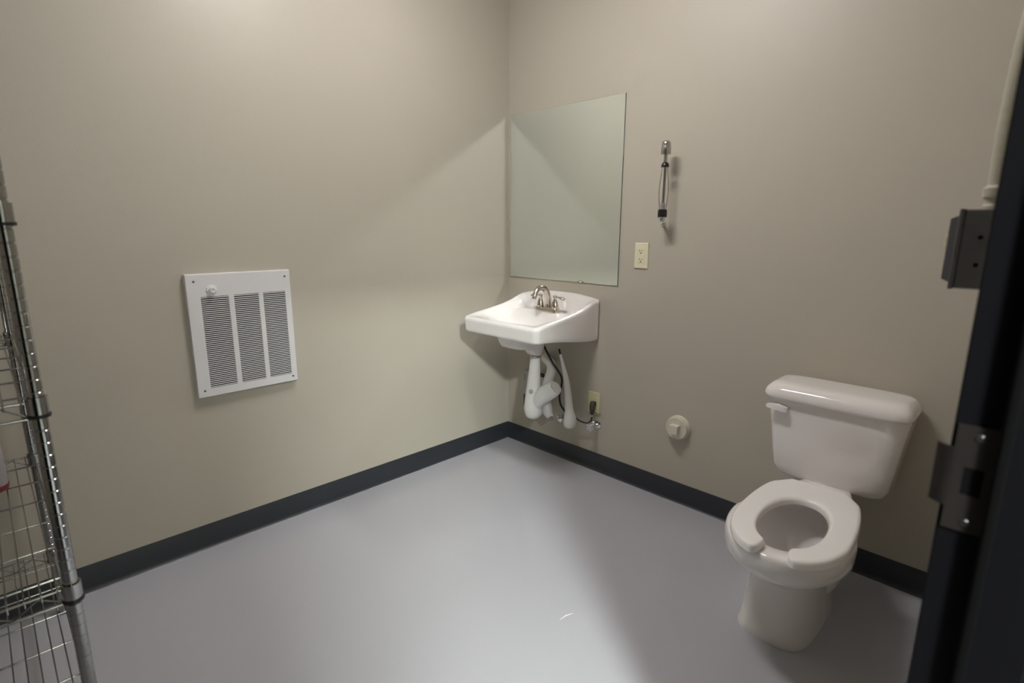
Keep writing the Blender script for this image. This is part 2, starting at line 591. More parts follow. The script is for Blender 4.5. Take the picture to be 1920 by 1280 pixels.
ts = [0.02]+[0.02+0.93*(i/44) for i in range(1, 45)]+[0.962, 0.974, 0.984, 0.992, 0.997, 1.0]
rings = []
for t in ts:
    ring = []
    for (x, y) in OUT:
        X, Y = cx+(x-cx)*t, cy+(y-cy)*t
        ring.append(Vector((X, Y, sink_top(X, Y))))
    rings.append(ring)
nside = 8
for k in range(1, nside+1):
    s = k/nside
    ring = []
    for (x, y) in OUT:
        t = 1.0-0.012*s if y < -0.02 else 1.0
        X, Y = cx+(x-cx)*t, cy+(y-cy)*t
        zt = sink_top(x, y)
        zb = sink_bot(X, Y)+0.010
        ring.append(Vector((X, Y, zt+(zb-zt)*s)))
    rings.append(ring)
for t, dz in ((0.980, 0.004), (0.968, 0.0), (0.94, 0)):
    rings.append([Vector((cx+(x-cx)*t, min(-0.001, cy+(y-cy)*t), sink_bot(cx+(x-cx)*t, cy+(y-cy)*t)+dz)) for x, y in OUT])
for i in range(30):
    t = 0.92*(1-i/30)+0.02
    rings.append([Vector((cx+(x-cx)*t, cy+(y-cy)*t, sink_bot(cx+(x-cx)*t, cy+(y-cy)*t))) for x, y in OUT])
loft(bm, rings)
mesh_obj('basin', bm, M_PORC, sk, True, 60)
# drain flange and tailpiece nut
bm = bmesh.new()
zd = sink_top(SCX, -0.25)
lathe(bm, [(0.026, 0.0), (0.024, 0.004), (0.018, 0.003), (0.016, -0.002)], (SCX, -0.25, zd), (0, 0, 1), 24)
mesh_obj('drain_flange', bm, M_CHROME, sk, True)
bm = bmesh.new()
lathe(bm, [(0.028, 0.0), (0.030, 0.004), (0.030, 0.009), (0.024, 0.012), (0.024, 0.020), (0.027, 0.021), (0.027, 0.028), (0.018, 0.045)], (SCX, -0.205, 0.632), (0, 0, 1), 28)
mesh_obj('drain_nut', bm, M_NICKEL, sk, True)

# faucet
FX, FY, FZ = 0.424, -0.118, 0.872
fa = root('faucet', (FX, FY, FZ), 'brushed nickel two-handle faucet with arched spout on the sink', 'faucet')
bm = bmesh.new()
def rrect(cx, cy, hx, hy, z, n=5, N=48):
    return selips(cx, cy, hx, cy-hy, cy+hy, z, n, N)
loft(bm, [rrect(FX, FY, 0.076, 0.027, FZ-0.002), rrect(FX, FY, 0.076, 0.027, FZ+0.004), rrect(FX, FY, 0.072, 0.024, FZ+0.022), rrect(FX, FY, 0.069, 0.021, FZ+0.025)])
mesh_obj('faucet_base', bm, M_NICKEL, fa, True)
bm = bmesh.new()
sp_ = [(0.004, 0.018), (0.004, 0.048), (-0.003, 0.088), (-0.024, 0.121), (-0.052, 0.134), (-0.080, 0.127), (-0.098, 0.108), (-0.105, 0.093)]
rad = [0.0205, 0.0190, 0.0178, 0.0162, 0.0148, 0.0136, 0.0128, 0.0128]
tube(bm, [(FX, FY+a, FZ+b) for a, b in sp_], rad, n=20, sub=6)
spout = mesh_obj('spout', bm, M_NICKEL, fa, True)
bm = bmesh.new()
lathe(bm, [(0.0138, 0), (0.0144, 0.003), (0.0132, 0.005), (0.0112, 0.006), (0.0112, 0.017), (0.009, 0.018)], (FX, FY-0.105, FZ+0.095), (0, -0.22, -1), 20)
mesh_obj('spout_tip', bm, M_NICKEL, spout, True)
for s in (-1, 1):
    hxx = FX+s*0.052
    bm = bmesh.new()
    lathe(bm, [(0.0240, 0.0), (0.0235, 0.006), (0.0205, 0.022), (0.0200, 0.026), (0.0215, 0.028), (0.0205, 0.032), (0.0195, 0.040), (0.0150, 0.056), (0.0095, 0.068), (0.0080, 0.075), (0.0105, 0.078), (0.0120, 0.084), (0.0105, 0.091), (0.0040, 0.0945)], (hxx, FY, FZ+0.0), (0, 0, 1), 28)
    hb = mesh_obj('faucet_handle', bm, M_NICKEL, fa, True, 60)
    bm = bmesh.new()
    tube(bm, [(hxx+s*0.006, FY, FZ+0.084), (hxx+s*0.020, FY-0.001, FZ+0.084), (hxx+s*0.036, FY-0.002, FZ+0.082), (hxx+s*0.054, FY-0.003, FZ+0.079), (hxx+s*0.064, FY-0.004, FZ+0.077)], [0.0050, 0.0052, 0.0100, 0.0130, 0.0095], n=16, flat=(1.0, 0.62))
    mesh_obj('lever', bm, M_NICKEL, hb, True)

# ------------------------------------------------------------------ pipes under the sink
tp = root('drain_pipe', (SCX, -0.12, 0.27), 'white padded drain trap hanging under the sink', 'pipe')
bm = bmesh.new()
tube(bm, [(0.417, -0.205, 0.631), (0.415, -0.205, 0.58), (0.408, -0.205, 0.48), (0.402, -0.204, 0.39), (0.402, -0.200, 0.335), (0.406, -0.192, 0.298), (0.410, -0.190, 0.279)], [0.0290, 0.0320, 0.0390, 0.0470, 0.0530, 0.0460, 0.024], n=28, flat=(1.0, 0.9))
mesh_obj('trap_cover', bm, M_WRAP, tp, True, 60)
bm = bmesh.new()
tube(bm, [(0.412, -0.192, 0.340), (0.432, -0.194, 0.385), (0.468, -0.192, 0.425), (0.502, -0.184, 0.452), (0.533, -0.174, 0.478), (0.536, -0.173, 0.4805)], [0.030, 0.040, 0.046, 0.046, 0.043, 0.034], n=28)
mesh_obj('elbow_cover', bm, M_WRAP, tp, True, 50)
bm = bmesh.new()
tube(bm, [(0.440, -0.150, 0.430), (0.424, -0.110, 0.470), (0.424, -0.085, 0.510), (0.414, -0.065, 0.545), (0.388, -0.052, 0.572), (0.350, -0.040, 0.582), (0.320, -0.004, 0.582)], [0.024, 0.026, 0.027, 0.027, 0.027, 0.026, 0.025], n=22)
mesh_obj('arm_cover', bm, M_WRAP, tp, True, 50)
bm = bmesh.new()
for z in (0.42, 0.44):
    pass
lathe(bm, [(0.004, 0), (0.011, 0.001), (0.013, 0.004), (0.009, 0.007), (0.0, 0.008)], (0.428, -0.243, 0.448), (0.35, -1, 0.1), 20)
mesh_obj('cover_clip', bm, M_GREY, tp, True)

s1 = root('supply_pipe', (0.447, -0.11, 0.27), 'short white padded pipe sleeve with an open end behind the drain trap', 'pipe')
bm = bmesh.new()
tube(bm, [(0.400, -0.110, 0.42), (0.420, -0.115, 0.365), (0.436, -0.120, 0.315), (0.462, -0.122, 0.280)], [0.020, 0.030, 0.031, 0.020], n=20, wall=0.25)
mesh_obj('pipe_sleeve', bm, M_WRAP, s1, True, 50)
bm = bmesh.new()
tube(bm, [(0.452, -0.121, 0.292), (0.475, -0.122, 0.266)], 0.008, n=12, sub=1)
mesh_obj('copper_stub', bm, M_NICKEL, s1, True)
s2 = root('supply_pipe', (0.58, -0.10, 0.26), 'long white padded pipe sleeve that widens downward, right of the drain trap', 'pipe')
bm = bmesh.new()
tube(bm, [(0.505, -0.100, 0.645), (0.530, -0.100, 0.580), (0.551, -0.100, 0.515), (0.566, -0.100, 0.435), (0.577, -0.100, 0.350), (0.584, -0.100, 0.298), (0.586, -0.100, 0.262), (0.586, -0.100, 0.246)], [0.0085, 0.0120, 0.0170, 0.0215, 0.0260, 0.0390, 0.0385, 0.020], n=24, flat=(1.0, 0.8))
mesh_obj('pipe_sleeve', bm, M_WRAP, s2, True, 60)
bm = bmesh.new()
tube(bm, [(0.488, -0.09, 0.67), (0.507, -0.100, 0.640)], 0.0045, n=10, sub=1)
mesh_obj('riser_tube', bm, M_RUBBER, s2, True)
o = bmesh.new()
tube(o, [(0.372, -0.090, 0.684), (0.390, -0.090, 0.650), (0.447, -0.090, 0.582), (0.499, -0.080, 0.516), (0.502, -0.080, 0.462), (0.490, -0.080, 0.407), (0.503, -0.085, 0.357), (0.522, -0.073, 0.320), (0.532, -0.060, 0.292), (0.512, -0.050, 0.274)], 0.0058, n=12)
tag(mesh_obj('supply_hose', o, M_RUBBER, None, True), 'thin black hose curving down from the sink between the white pipes', 'hose')
# chrome stop valves on the wall
def stop_valve(x, z, name, label, hcol, star):
    r = root(name, (x, -0.03, z-0.02), label, 'valve')
    bm = bmesh.new()
    lathe(bm, [(0.022, 0.0), (0.021, 0.004), (0.010, 0.006), (0.007, 0.007), (0.007, 0.030), (0.011, 0.031), (0.011, 0.052), (0.007, 0.053), (0.006, 0.066)], (x, -0.0005, z), (0, -1, 0), 20)
    lathe(bm, [(0.008, 0), (0.008, 0.014), (0.010, 0.015), (0.010, 0.026), (0.006, 0.030)], (x, -0.042, z), (0, 0, 1), 16)
    mesh_obj('valve_body', bm, M_CHROME, r, True, 35)
    bm = bmesh.new()
    n = 40
    rg = []
    for rr_, y in ((0.006, 0.064), (0.018, 0.066), (0.021, 0.071), (0.020, 0.078), (0.012, 0.081)):
        rg.append([Vector((x+math.cos(2*PI*i/n)*rr_*(1+star*math.cos(5*2*PI*i/n)), -y, z+math.sin(2*PI*i/n)*rr_*(1+star*math.cos(5*2*PI*i/n)))) for i in range(n)])
    loft(bm, rg)
    mesh_obj('valve_handle', bm, hcol, r, True)
    return r
stop_valve(0.492, 0.268, 'stop_valve', 'chrome stop valve on the wall between the two white pipe sleeves', M_CHROME, 0.1)
stop_valve(0.700, 0.270, 'stop_valve', 'clear-handled shutoff valve on the wall just under the brown plug', M_CLEAR, 0.22)
# small water heater box behind the trap
hb = root('water_heater', (0.265, -0.03, 0.262), 'small white water heater box on the wall behind the drain trap', 'water heater')
bm = bmesh.new()
box(bm, 0.182, 0.360, -0.055, -0.001, 0.338, 0.490, 0.006)
mesh_obj('heater_case', bm, M_GREY, hb)
bm = bmesh.new()
box(bm, 0.183, 0.358, -0.052, -0.001, 0.265, 0.337, 0.004)
mesh_obj('heater_underside', bm, M_BLACK, hb)
bm = bmesh.new()
for dz, ww in ((0.0, 0.010), (0.010, 0.007), (0.020, 0.011), (0.030, 0.006)):
    box(bm, 0.194, 0.194+ww, -0.0556, -0.0548, 0.432+dz, 0.436+dz)
mesh_obj('case_print', bm, M_INK, hb)
bm = bmesh.new()
box(bm, 0.328, 0.350, -0.066, -0.054, 0.475, 0.500, 0.003)
mesh_obj('heater_fitting', bm, M_BLACK, hb)

# ------------------------------------------------------------------ electrical outlets
def plate(x0, z0, m, r, wd=0.0743, hg=0.1214):
    bm = bmesh.new()
    def pr(y, i):
        return [Vector((x0+i, y, z0+i)), Vector((x0+wd-i, y, z0+i)), Vector((x0+wd-i, y, z0+hg-i)), Vector((x0+i, y, z0+hg-i))]
    loft(bm, [pr(-0.0004, 0), pr(-0.004, 0), pr(-0.0062, 0.0022), pr(-0.0066, 0.005)])
    return mesh_obj('cover_plate', bm, m, r)
ox, oz = 0.8794, 1.1256
r1 = root('outlet', (ox+0.037, 0, oz), 'cream wall outlet right of the mirror and below the dispenser', 'outlet')
plate(ox, oz, M_CREAM, r1)
cx0, cz0 = ox+0.037, oz+0.0607
bm = bmesh.new()
box(bm, cx0-0.0175, cx0+0.0175, -0.0062, -0.0068, cz0-0.0345, cz0+0.0345)
mesh_obj('receptacle_gap', bm, M_CAP, r1)
bm = bmesh.new()
box(bm, cx0-0.0166, cx0+0.0166, -0.0084, -0.006, cz0-0.0336, cz0+0.0336, 0.0008, 1)
rc = mesh_obj('receptacle', bm, M_CREAM, r1)
for s in (-1, 1):
    bm = bmesh.new()
    zc2 = cz0+s*0.0200
    box(bm, cx0-0.0078, cx0-0.0054, -0.0088, -0.0083, zc2-0.001, zc2+0.0075)
    box(bm, cx0+0.0050, cx0+0.0074, -0.0088, -0.0083, zc2+0.000, zc2+0.0065)
    lathe(bm, [(0.0030, 0), (0.0030, 0.0005)], (cx0, -0.0083, zc2-0.0075), (0, -1, 0), 12)
    mesh_obj('socket_slots', bm, M_VOID, rc)
for z in (oz+0.0085, oz+0.1129):
    bm = bmesh.new()
    lathe(bm, [(0.0032, 0), (0.0026, 0.0009)], (cx0, -0.0064, z), (0, -1, 0), 12)
    mesh_obj('plate_screw', bm, M_CREAM, r1, True)
ox, oz = 0.6327, 0.3263
r2 = root('outlet', (ox+0.037, 0, oz), 'yellowish low outlet under the sink with a brown plug in it', 'outlet')
plate(ox, oz, M_CREAM2, r2)
bm = bmesh.new()
for s in (-1, 1):
    lathe(bm, [(0.0168, 0), (0.0164, 0.0016)], (ox+0.0372, -0.0064, oz+0.0607+s*0.0195), (0, -1, 0), 24)
mesh_obj('receptacle', bm, M_CREAM2, r2, True)
pl = root('power_plug', (0.684, -0.04, 0.30), 'dark brown plug and thin cord hanging from the low outlet', 'power plug')
bm = bmesh.new()
tube(bm, [(0.676, -0.022, 0.398), (0.680, -0.030, 0.380), (0.684, -0.037, 0.358), (0.687, -0.042, 0.335)], [0.0130, 0.0160, 0.0145, 0.0085], n=18)
box(bm, 0.664, 0.690, -0.030, -0.0085, 0.372, 0.400, 0.004)
mesh_obj('plug_body', bm, M_BROWN, pl, True, 50)
bm = bmesh.new()
tube(bm, [(0.687, -0.042, 0.337), (0.689, -0.044, 0.318), (0.683, -0.046, 0.296), (0.665, -0.048, 0.281), (0.640, -0.050, 0.278), (0.612, -0.055, 0.283), (0.586, -0.056, 0.296)], 0.0040, n=10)
mesh_obj('cord', bm, M_BLACK, pl, True)
bm = bmesh.new()
box(bm, 0.663, 0.722, -0.0085, -0.0068, 0.3325, 0.3345)
mesh_obj('retaining_wire', bm, M_BROWN, pl)
bm = bmesh.new()
lathe(bm, [(0.0055, 0), (0.0055, 0.009)], (0.688, -0.043, 0.322), (0, 0, 1), 12)
mesh_obj('strain_relief', bm, M_CREAM2, pl, True)

# ------------------------------------------------------------------ dispenser on the wall
dx, dy = 1.056, -0.075
dp = root('wall_dispenser', (dx, dy, 1.335), 'slim chrome and black wire-caged dispenser on the wall right of the mirror', 'dispenser')
bm = bmesh.new()
lathe(bm, [(0.0205, 0), (0.0215, 0.002), (0.0212, 0.030), (0.0195, 0.034), (0.0195, 0.042), (0.0185, 0.050), (0.013, 0.056), (0.004, 0.0585)], (dx, dy, 1.631), (0, 0, 1), 32)
mesh_obj('chrome_cap', bm, M_DCHROME, dp, True)
bm = bmesh.new()
lathe(bm, [(0.0082, 0), (0.0082, 0.040)], (dx, dy, 1.592), (0, 0, 1), 20)
mesh_obj('upper_rod', bm, M_DCHROME, dp, True)
bm = bmesh.new()
lathe(bm, [(0.0168, 0), (0.0172, 0.003), (0.0160, 0.010), (0.0120, 0.018), (0.0085, 0.021)], (dx, dy, 1.578), (0, 0, 1), 28)
mesh_obj('black_collar', bm, M_BLACK, dp, True)
bm = bmesh.new()
lathe(bm, [(0.0062, 0), (0.0062, 0.190)], (dx+0.001, dy, 1.392), (0, 0, 1), 18)
mesh_obj('inner_rod', bm, M_SHELF, dp, True)
for k in range(4):
    a = PI/4+k*PI/2+0.6
    bm = bmesh.new()
    ca, sa = math.cos(a), math.sin(a)
    tube(bm, [(dx+ca*r, dy+sa*r, z) for r, z in ((0.0135, 1.580), (0.0200, 1.545), (0.0255, 1.500), (0.0265, 1.460), (0.0225, 1.425), (0.0175, 1.395))], 0.0009, n=6)
    mesh_obj('cage_wire', bm, M_SHELF, dp, True)
bm = bmesh.new()
lathe(bm, [(0.0110, 0), (0.0110, 0.025), (0.0060, 0.036)], (dx, dy, 1.394), (0, 0, 1), 20)
mesh_obj('clear_cup', bm, M_CLEAR, dp, True)
bm = bmesh.new()
n = 48
rg = []
for r, z in ((0.0185, 1.364), (0.0198, 1.366), (0.0198, 1.380), (0.0188, 1.396), (0.0165, 1.398)):
    rg.append([Vector((dx+math.cos(2*PI*i/n)*r*(1+0.035*math.cos(12*2*PI*i/n)), dy+math.sin(2*PI*i/n)*r*(1+0.035*math.cos(12*2*PI*i/n)), z)) for i in range(n)])
loft(bm, rg)
mesh_obj('ribbed_base', bm, M_BLACK, dp, True)
bm = bmesh.new()
lathe(bm, [(0.0215, 0), (0.0215, -0.003), (0.0150, -0.005), (0.0125, -0.020), (0.0090, -0.026)], (dx, dy, 1.364), (0, 0, 1), 24)
tube(bm, [(dx, dy, 1.350), (dx-0.008, dy+0.015, 1.346), (dx-0.030, -0.012, 1.338), (dx-0.034, -0.001, 1.336)], 0.0065, n=12)
lathe(bm, [(0.013, 0), (0.011, 0.004)], (dx-0.034, -0.0005, 1.336), (0, -1, 0), 18)
mesh_obj('wall_bracket', bm, M_CHROME, dp, True, 45)

# ------------------------------------------------------------------ cleanout cap
cc = root('cleanout_cap', (1.165, 0, 0.33), 'round painted drain cleanout cap with square plug, low between sink and toilet', 'pipe cap')
ccx, ccz = 1.172, 0.385
bm = bmesh.new()
lathe(bm, [(0.058, 0.0005), (0.058, 0.014), (0.0565, 0.017), (0.052, 0.018), (0.052, 0.021), (0.0535, 0.022), (0.0535, 0.030), (0.0520, 0.032), (0.0490, 0.0325), (0.0480, 0.0310), (0.044, 0.0310)], (ccx, 0, ccz), (0, -1, 0), 56)
mesh_obj('cap_body', bm, M_CAP, cc, True, 30)
bm = bmesh.new()
box(bm, ccx-0.021, ccx+0.021, -0.061, -0.0305, ccz-0.021, ccz+0.021, 0.0015)
mesh_obj('square_plug', bm, M_CAP, cc)

# ------------------------------------------------------------------ toilet
TX = 1.852
to = root('toilet', (TX, -0.42, 0), 'white two-piece toilet with open-front seat, beside the doorway wall', 'toilet')
# bowl and pedestal, outside then over the rim and down inside
bx = TX+0.008
secs = [
    # z, hx, cy, yf, yb, n, nb, taper
    (0.000, 0.120, -0.42, -0.634, -0.150, 3.6, 3.0, 0.15),
    (0.012, 0.121, -0.42, -0.636, -0.150, 3.6, 3.0, 0.15),
    (0.030, 0.118, -0.42, -0.632, -0.152, 3.6, 3.0, 0.15),
    (0.120, 0.109, -0.42, -0.620, -0.160, 3.3, 3.0, 0.15),
    (0.200, 0.105, -0.42, -0.612, -0.160, 3.1, 3.0, 0.15),
    (0.245, 0.107, -0.43, -0.616, -0.150, 2.8, 3.0, 0.20),
    (0.266, 0.112, -0.44, -0.632, -0.130, 2.6, 2.8, 0.28),
    (0.282, 0.130, -0.47, -0.680, -0.090, 2.4, 2.4, 0.46),
    (0.293, 0.150, -0.50, -0.730, -0.070, 2.3, 2.3, 0.52),
    (0.304, 0.167, -0.52, -0.768, -0.060, 2.2, 2.2, 0.56),
    (0.318, 0.175, -0.54, -0.786, -0.055, 2.2, 2.2, 0.58),
    (0.340, 0.179, -0.55, -0.798, -0.050, 2.2, 2.2, 0.58),
    (0.385, 0.181, -0.55, -0.804, -0.050, 2.2, 2.2, 0.58),
    (0.397, 0.178, -0.55, -0.800, -0.052, 2.2, 2.2, 0.58),
    (0.402, 0.170, -0.55, -0.791, -0.060, 2.2, 2.2, 0.58),
    (0.402, 0.125, -0.55, -0.745, -0.325, 2.2, 2.4, 0.10),
    (0.398, 0.120, -0.55, -0.740, -0.330, 2.2, 2.4, 0.10),
    (0.380, 0.118, -0.55, -0.738, -0.332, 2.2, 2.4, 0.10),
    (0.365, 0.126, -0.55, -0.744, -0.324, 2.2, 2.4, 0.10),
    (0.345, 0.124, -0.55, -0.740, -0.330, 2.2, 2.4, 0.10),
    (0.300, 0.112, -0.55, -0.720, -0.360, 2.2, 2.3, 0.05),
    (0.255, 0.092, -0.55, -0.690, -0.405, 2.2, 2.2, 0.0),
    (0.225, 0.070, -0.55, -0.650, -0.440, 2.0, 2.0, 0.0),
    (0.190, 0.040, -0.55, -0.600, -0.490, 2.0, 2.0, 0.0),
]
def pcx(i):
    return bx-0.022*(1-min(1, i/9)) if i < 10 else bx
bm = bmesh.new()
loft(bm, [selips(pcx(i), s[2], s[1], s[3], s[4], s[0], s[5], 72, s[6], s[7]) for i, s in enumerate(secs)])
mesh_obj('bowl', bm, M_PORC_T, to, True, 60)
bm = bmesh.new()
# trapway bulges on both flanks behind the pedestal front
for s in (-1, 1):
    rg = []
    for k in range(13):
        t = k/12
        y = -0.455+0.30*t
        zc_ = 0.155+0.045*math.sin(t*PI)
        rz = 0.120*math.sin(PI*(0.06+0.88*t))**0.55
        rx = 0.052*math.sin(PI*(0.04+0.92*t))**0.6
        rg.append([Vector((bx+s*0.070+rx*math.cos(2*PI*i/24), y, max(0.002, zc_+rz*math.sin(2*PI*i/24)))) for i in range(24)])
    loft(bm, rg)
mesh_obj('trapway', bm, M_PORC_T, to, True, 60)
bm = bmesh.new()
loft(bm, [selips(bx, -0.55, 0.074, -0.660, -0.434, 0.2320, 2.1, 48), selips(bx, -0.55, 0.073, -0.659, -0.435, 0.2325, 2.1, 48)])
mesh_obj('water', bm, M_WATER, to)
# seat: open-front ring
def seat_o(ph):
    # outer radius point at angle ph measured from +y (back), clipped straight at the back
    a, bf, bb = 0.165, 0.228, 0.430
    sx, sy = math.sin(ph), math.cos(ph)
    b = bb if sy > 0 else bf
    e = 2.25
    r = 1/((abs(sx)/a)**e+(abs(sy)/b)**e)**(1/e)
    x, y = sx*r, sy*r
    yl = 0.330
    # straight back edge and diagonal shoulders
    if sy > 0:
        r1 = yl/sy
        d = abs(sx)*0.80+sy*0.60
        r2 = 0.2670/d
        r = min(r, r1, r2)
        x, y = sx*r, sy*r
    return x, y
def seat_i(ph):
    a, bf, bb = 0.091, 0.160, 0.182
    sx, sy = math.sin(ph), math.cos(ph)
    b = bb if sy > 0 else bf
    e = 2.2
    r = 1/((abs(sx)/a)**e+(abs(sy)/b)**e)**(1/e)
    return sx*r, sy*r
SXC, SYC, SZ0, SZ1 = bx+0.013, -0.600, 0.4035, 0.429
profile = [(0.0, 0.0), (0.0, 0.55), (0.03, 0.82), (0.09, 0.97), (0.18, 1.0), (0.5, 1.0), (0.84, 1.0), (0.93, 0.95), (0.98, 0.78), (1.0, 0.5), (1.0, 0.0)]
rg = []
PH = math.radians(164)
NS = 110
def seat_sec(ph, shrink, hshr=1.0):
    (xi, yi), (xo, yo) = seat_i(ph), seat_o(ph)
    mx_, my_ = (xi+xo)/2, (yi+yo)/2
    xi, yi, xo, yo = mx_+(xi-mx_)*shrink, my_+(yi-my_)*shrink, mx_+(xo-mx_)*shrink, my_+(yo-my_)*shrink
    return [Vector((SXC+xi+(xo-xi)*s, SYC+yi+(yo-yi)*s, SZ0+(SZ1-SZ0)*h*hshr)) for s, h in profile]
ends = [(0.085, 0.12, 0.6), (0.080, 0.45, 0.85), (0.065, 0.70, 0.96), (0.045, 0.86, 1.0), (0.022, 0.96, 1.0)]
for a, sh, hs in ends:
    rg.append(seat_sec(-PH-a, sh, hs))
for i in range(NS+1):
    rg.append(seat_sec(-PH+2*PH*i/NS, 1.0))
for a, sh, hs in reversed(ends):
    rg.append(seat_sec(PH+a, sh, hs))
SROT = Matrix.Rotation(0.062, 4, 'Z')
def srot(v):
    c = Vector((SXC, SYC, 0))
    return SROT @ (v-c) + c
rg = [[srot(v) for v in r_] for r_ in rg]
bm = bmesh.new()
loft(bm, rg)
mesh_obj('seat', bm, M_SEAT, to, True, 60)
for s in (-1, 1):
    bm = bmesh.new()
    box(bm, SXC+s*0.07-0.016, SXC+s*0.07+0.016, -0.300, -0.262, 0.401, 0.413, 0.004)
    for v in bm.verts:
        v.co = srot(v.co)
    mesh_obj('seat_hinge', bm, M_SEAT, to)
# tank
bm = bmesh.new()
tk = [(0.388, 0.150, -0.172, -0.065, 4.0), (0.392, 0.168, -0.190, -0.050, 4.4), (0.404, 0.181, -0.199, -0.042, 5.0), (0.428, 0.190, -0.205, -0.034, 5.6), (0.50, 0.200, -0.210, -0.030, 6.0), (0.60, 0.212, -0.216, -0.024, 6.2), (0.690, 0.225, -0.220, -0.020, 6.5), (0.702, 0.226, -0.220, -0.020, 6.5)]
loft(bm, [selips(TX-0.002, (f+b)/2, hx, f, b, z, n, 72) for z, hx, f, b, n in tk])
mesh_obj('tank', bm, M_PORC_T, to, True, 60)
bm = bmesh.new()
box(bm, TX-0.07, TX+0.07, -0.16, -0.07, 0.380, 0.390, 0.003)
mesh_obj('tank_gasket', bm, M_RUBBER, to)
bm = bmesh.new()
ld = [(0.6955, 0.222, -0.226, -0.012, 6.5), (0.6960, 0.229, -0.233, -0.008, 6.5), (0.699, 0.2340, -0.2375, -0.006, 6.5), (0.708, 0.2350, -0.2385, -0.005, 6.5), (0.719, 0.2330, -0.2370, -0.006, 6.5), (0.731, 0.2280, -0.2320, -0.008, 6.3), (0.740, 0.2200, -0.2235, -0.012, 6.0), (0.7465, 0.2130, -0.2120, -0.019, 5.6), (0.7505, 0.2030, -0.1970, -0.030, 5.2), (0.752, 0.1700, -0.1650, -0.050, 4.6)]
loft(bm, [selips(TX-0.006, (f+b)/2, hx, f, b, z, n, 80) for z, hx, f, b, n in ld])
mesh_obj('tank_lid', bm, M_PORC_T, to, True, 60)
# flush lever
bm = bmesh.new()
lathe(bm, [(0.012, 0), (0.011, 0.010)], (TX-0.178, -0.214, 0.664), (0, -1, 0), 20)
rg = []
for x, z, h, y0, y1 in ((-0.214, 0.663, 0.0050, -0.226, -0.233), (-0.208, 0.6635, 0.0075, -0.224, -0.237), (-0.190, 0.6645, 0.0085, -0.223, -0.240), (-0.172, 0.665, 0.0105, -0.221, -0.243), (-0.152, 0.662, 0.0100, -0.222, -0.242), (-0.141, 0.660, 0.0090, -0.223, -0.240), (-0.139, 0.6595, 0.0070, -0.224, -0.238)):
    X = TX+x-0.004
    rg.append([Vector((X, y0, z-h)), Vector((X, y1, z-h)), Vector((X, y1-0.001, z)), Vector((X, y1, z+h)), Vector((X, y0, z+h))])
loft(bm, rg)
mesh_obj('flush_lever', bm, M_SEAT, to, True, 40)

# ------------------------------------------------------------------ wire shelving rack
PX1, PX0, PY1, PY0 = 0.989, 0.078, -2.2376, -2.668
ra = root('wire_shelving_rack', ((PX0+PX1)/2, (PY0+PY1)/2, 0), 'chrome wire shelving rack standing against the left wall', 'shelving rack')
LV = [0.232, 0.582, 0.984, 1.345]
for (x, y) in ((PX1, PY1), (PX0, PY1), (PX1, PY0), (PX0, PY0)):
    bm = bmesh.new()
    prof = [(0.009, 0.0), (0.014, 0.004), (0.014, 0.012), (0.0127, 0.014)]
    z = 0.0398
    while z < 1.82:
        prof += [(0.0127, z-0.0022), (0.0114, z-0.0010), (0.0114, z+0.0010), (0.0127, z+0.0022)]
        z += 0.0254
    prof += [(0.0127, 1.828), (0.010, 1.833)]
    lathe(bm, prof, (x, y, 0), (0, 0, 1), 28)
    po = mesh_obj('post', bm, M_SHELF, ra, True, 30)
for zt in LV:
    bm = bmesh.new()
    zb = zt-0.032
    # corner sleeves
    sh = None
    for (x, y) in ((PX1, PY1), (PX0, PY1), (PX1, PY0), (PX0, PY0)):
        lathe(bm, [(0.0140, 0.0), (0.0175, 0.0), (0.0168, -0.036), (0.0140, -0.036)], (x, y, zt+0.010), (0, 0, 1), 28, False)
    # rims: two rails and a zigzag on every side
    def rim(a, b, nz):
        a, b = Vector(a), Vector(b)
        d = (b-a).normalized()
        a2, b2 = a+d*0.014, b-d*0.014
        for z, r in ((zt, 0.0030), (zb, 0.0030)):
            wire(bm, (a2.x, a2.y, z), (b2.x, b2.y, z), r, 8)
        pts = []
        for i in range(nz+1):
            p = a2+(b2-a2)*(i/nz)
            pts.append((p.x, p.y, zt-0.003 if i % 2 else zb+0.003))
        for p, q in zip(pts[:-1], pts[1:]):
            wire(bm, p, q, 0.0019, 6)
    rim((PX1, PY1, 0), (PX0, PY1, 0), 20)
    rim((PX1, PY0, 0), (PX0, PY0, 0), 20)
    rim((PX1, PY1, 0), (PX1, PY0, 0), 10)
    rim((PX0, PY1, 0), (PX0, PY0, 0), 10)
    # deck wires along the length
    y = PY1-0.0225
    while y > PY0+0.01:
        wire(bm, (PX0-0.003, y, zt+0.0035), (PX1+0.003, y, zt+0.0035), 0.0015, 6)
        for xx, s in ((PX0, -1), (PX1, 1)):
            wire(bm, (xx+s*0.003, y, zt+0.0040), (xx+s*0.003, y, zt-0.010), 0.0015, 6)
        y -= 0.0254
    for k in range(6):
        x = 0.168+0.153*k
        if x < PX1-0.02:
            wire(bm, (x, PY1, zt-0.001), (x, PY0, zt-0.001), 0.0024, 6)
    sh = mesh_obj('shelf', bm, M_SHELF, ra, True, 50)
    for (x, y) in ((PX1, PY1), (PX0, PY1), (PX1, PY0), (PX0, PY0)):
        bm = bmesh.new()
        lathe(bm, [(0.0140, 0.0), (0.0188, 0.0), (0.0192, -0.003), (0.0186, -0.0065), (0.0132, -0.0065)], (x, y, zt-0.024), (0, 0, 1), 28)
        mesh_obj('shelf_clip', bm, M_BLACK if x > 0.5 else M_SHELF, sh, True)

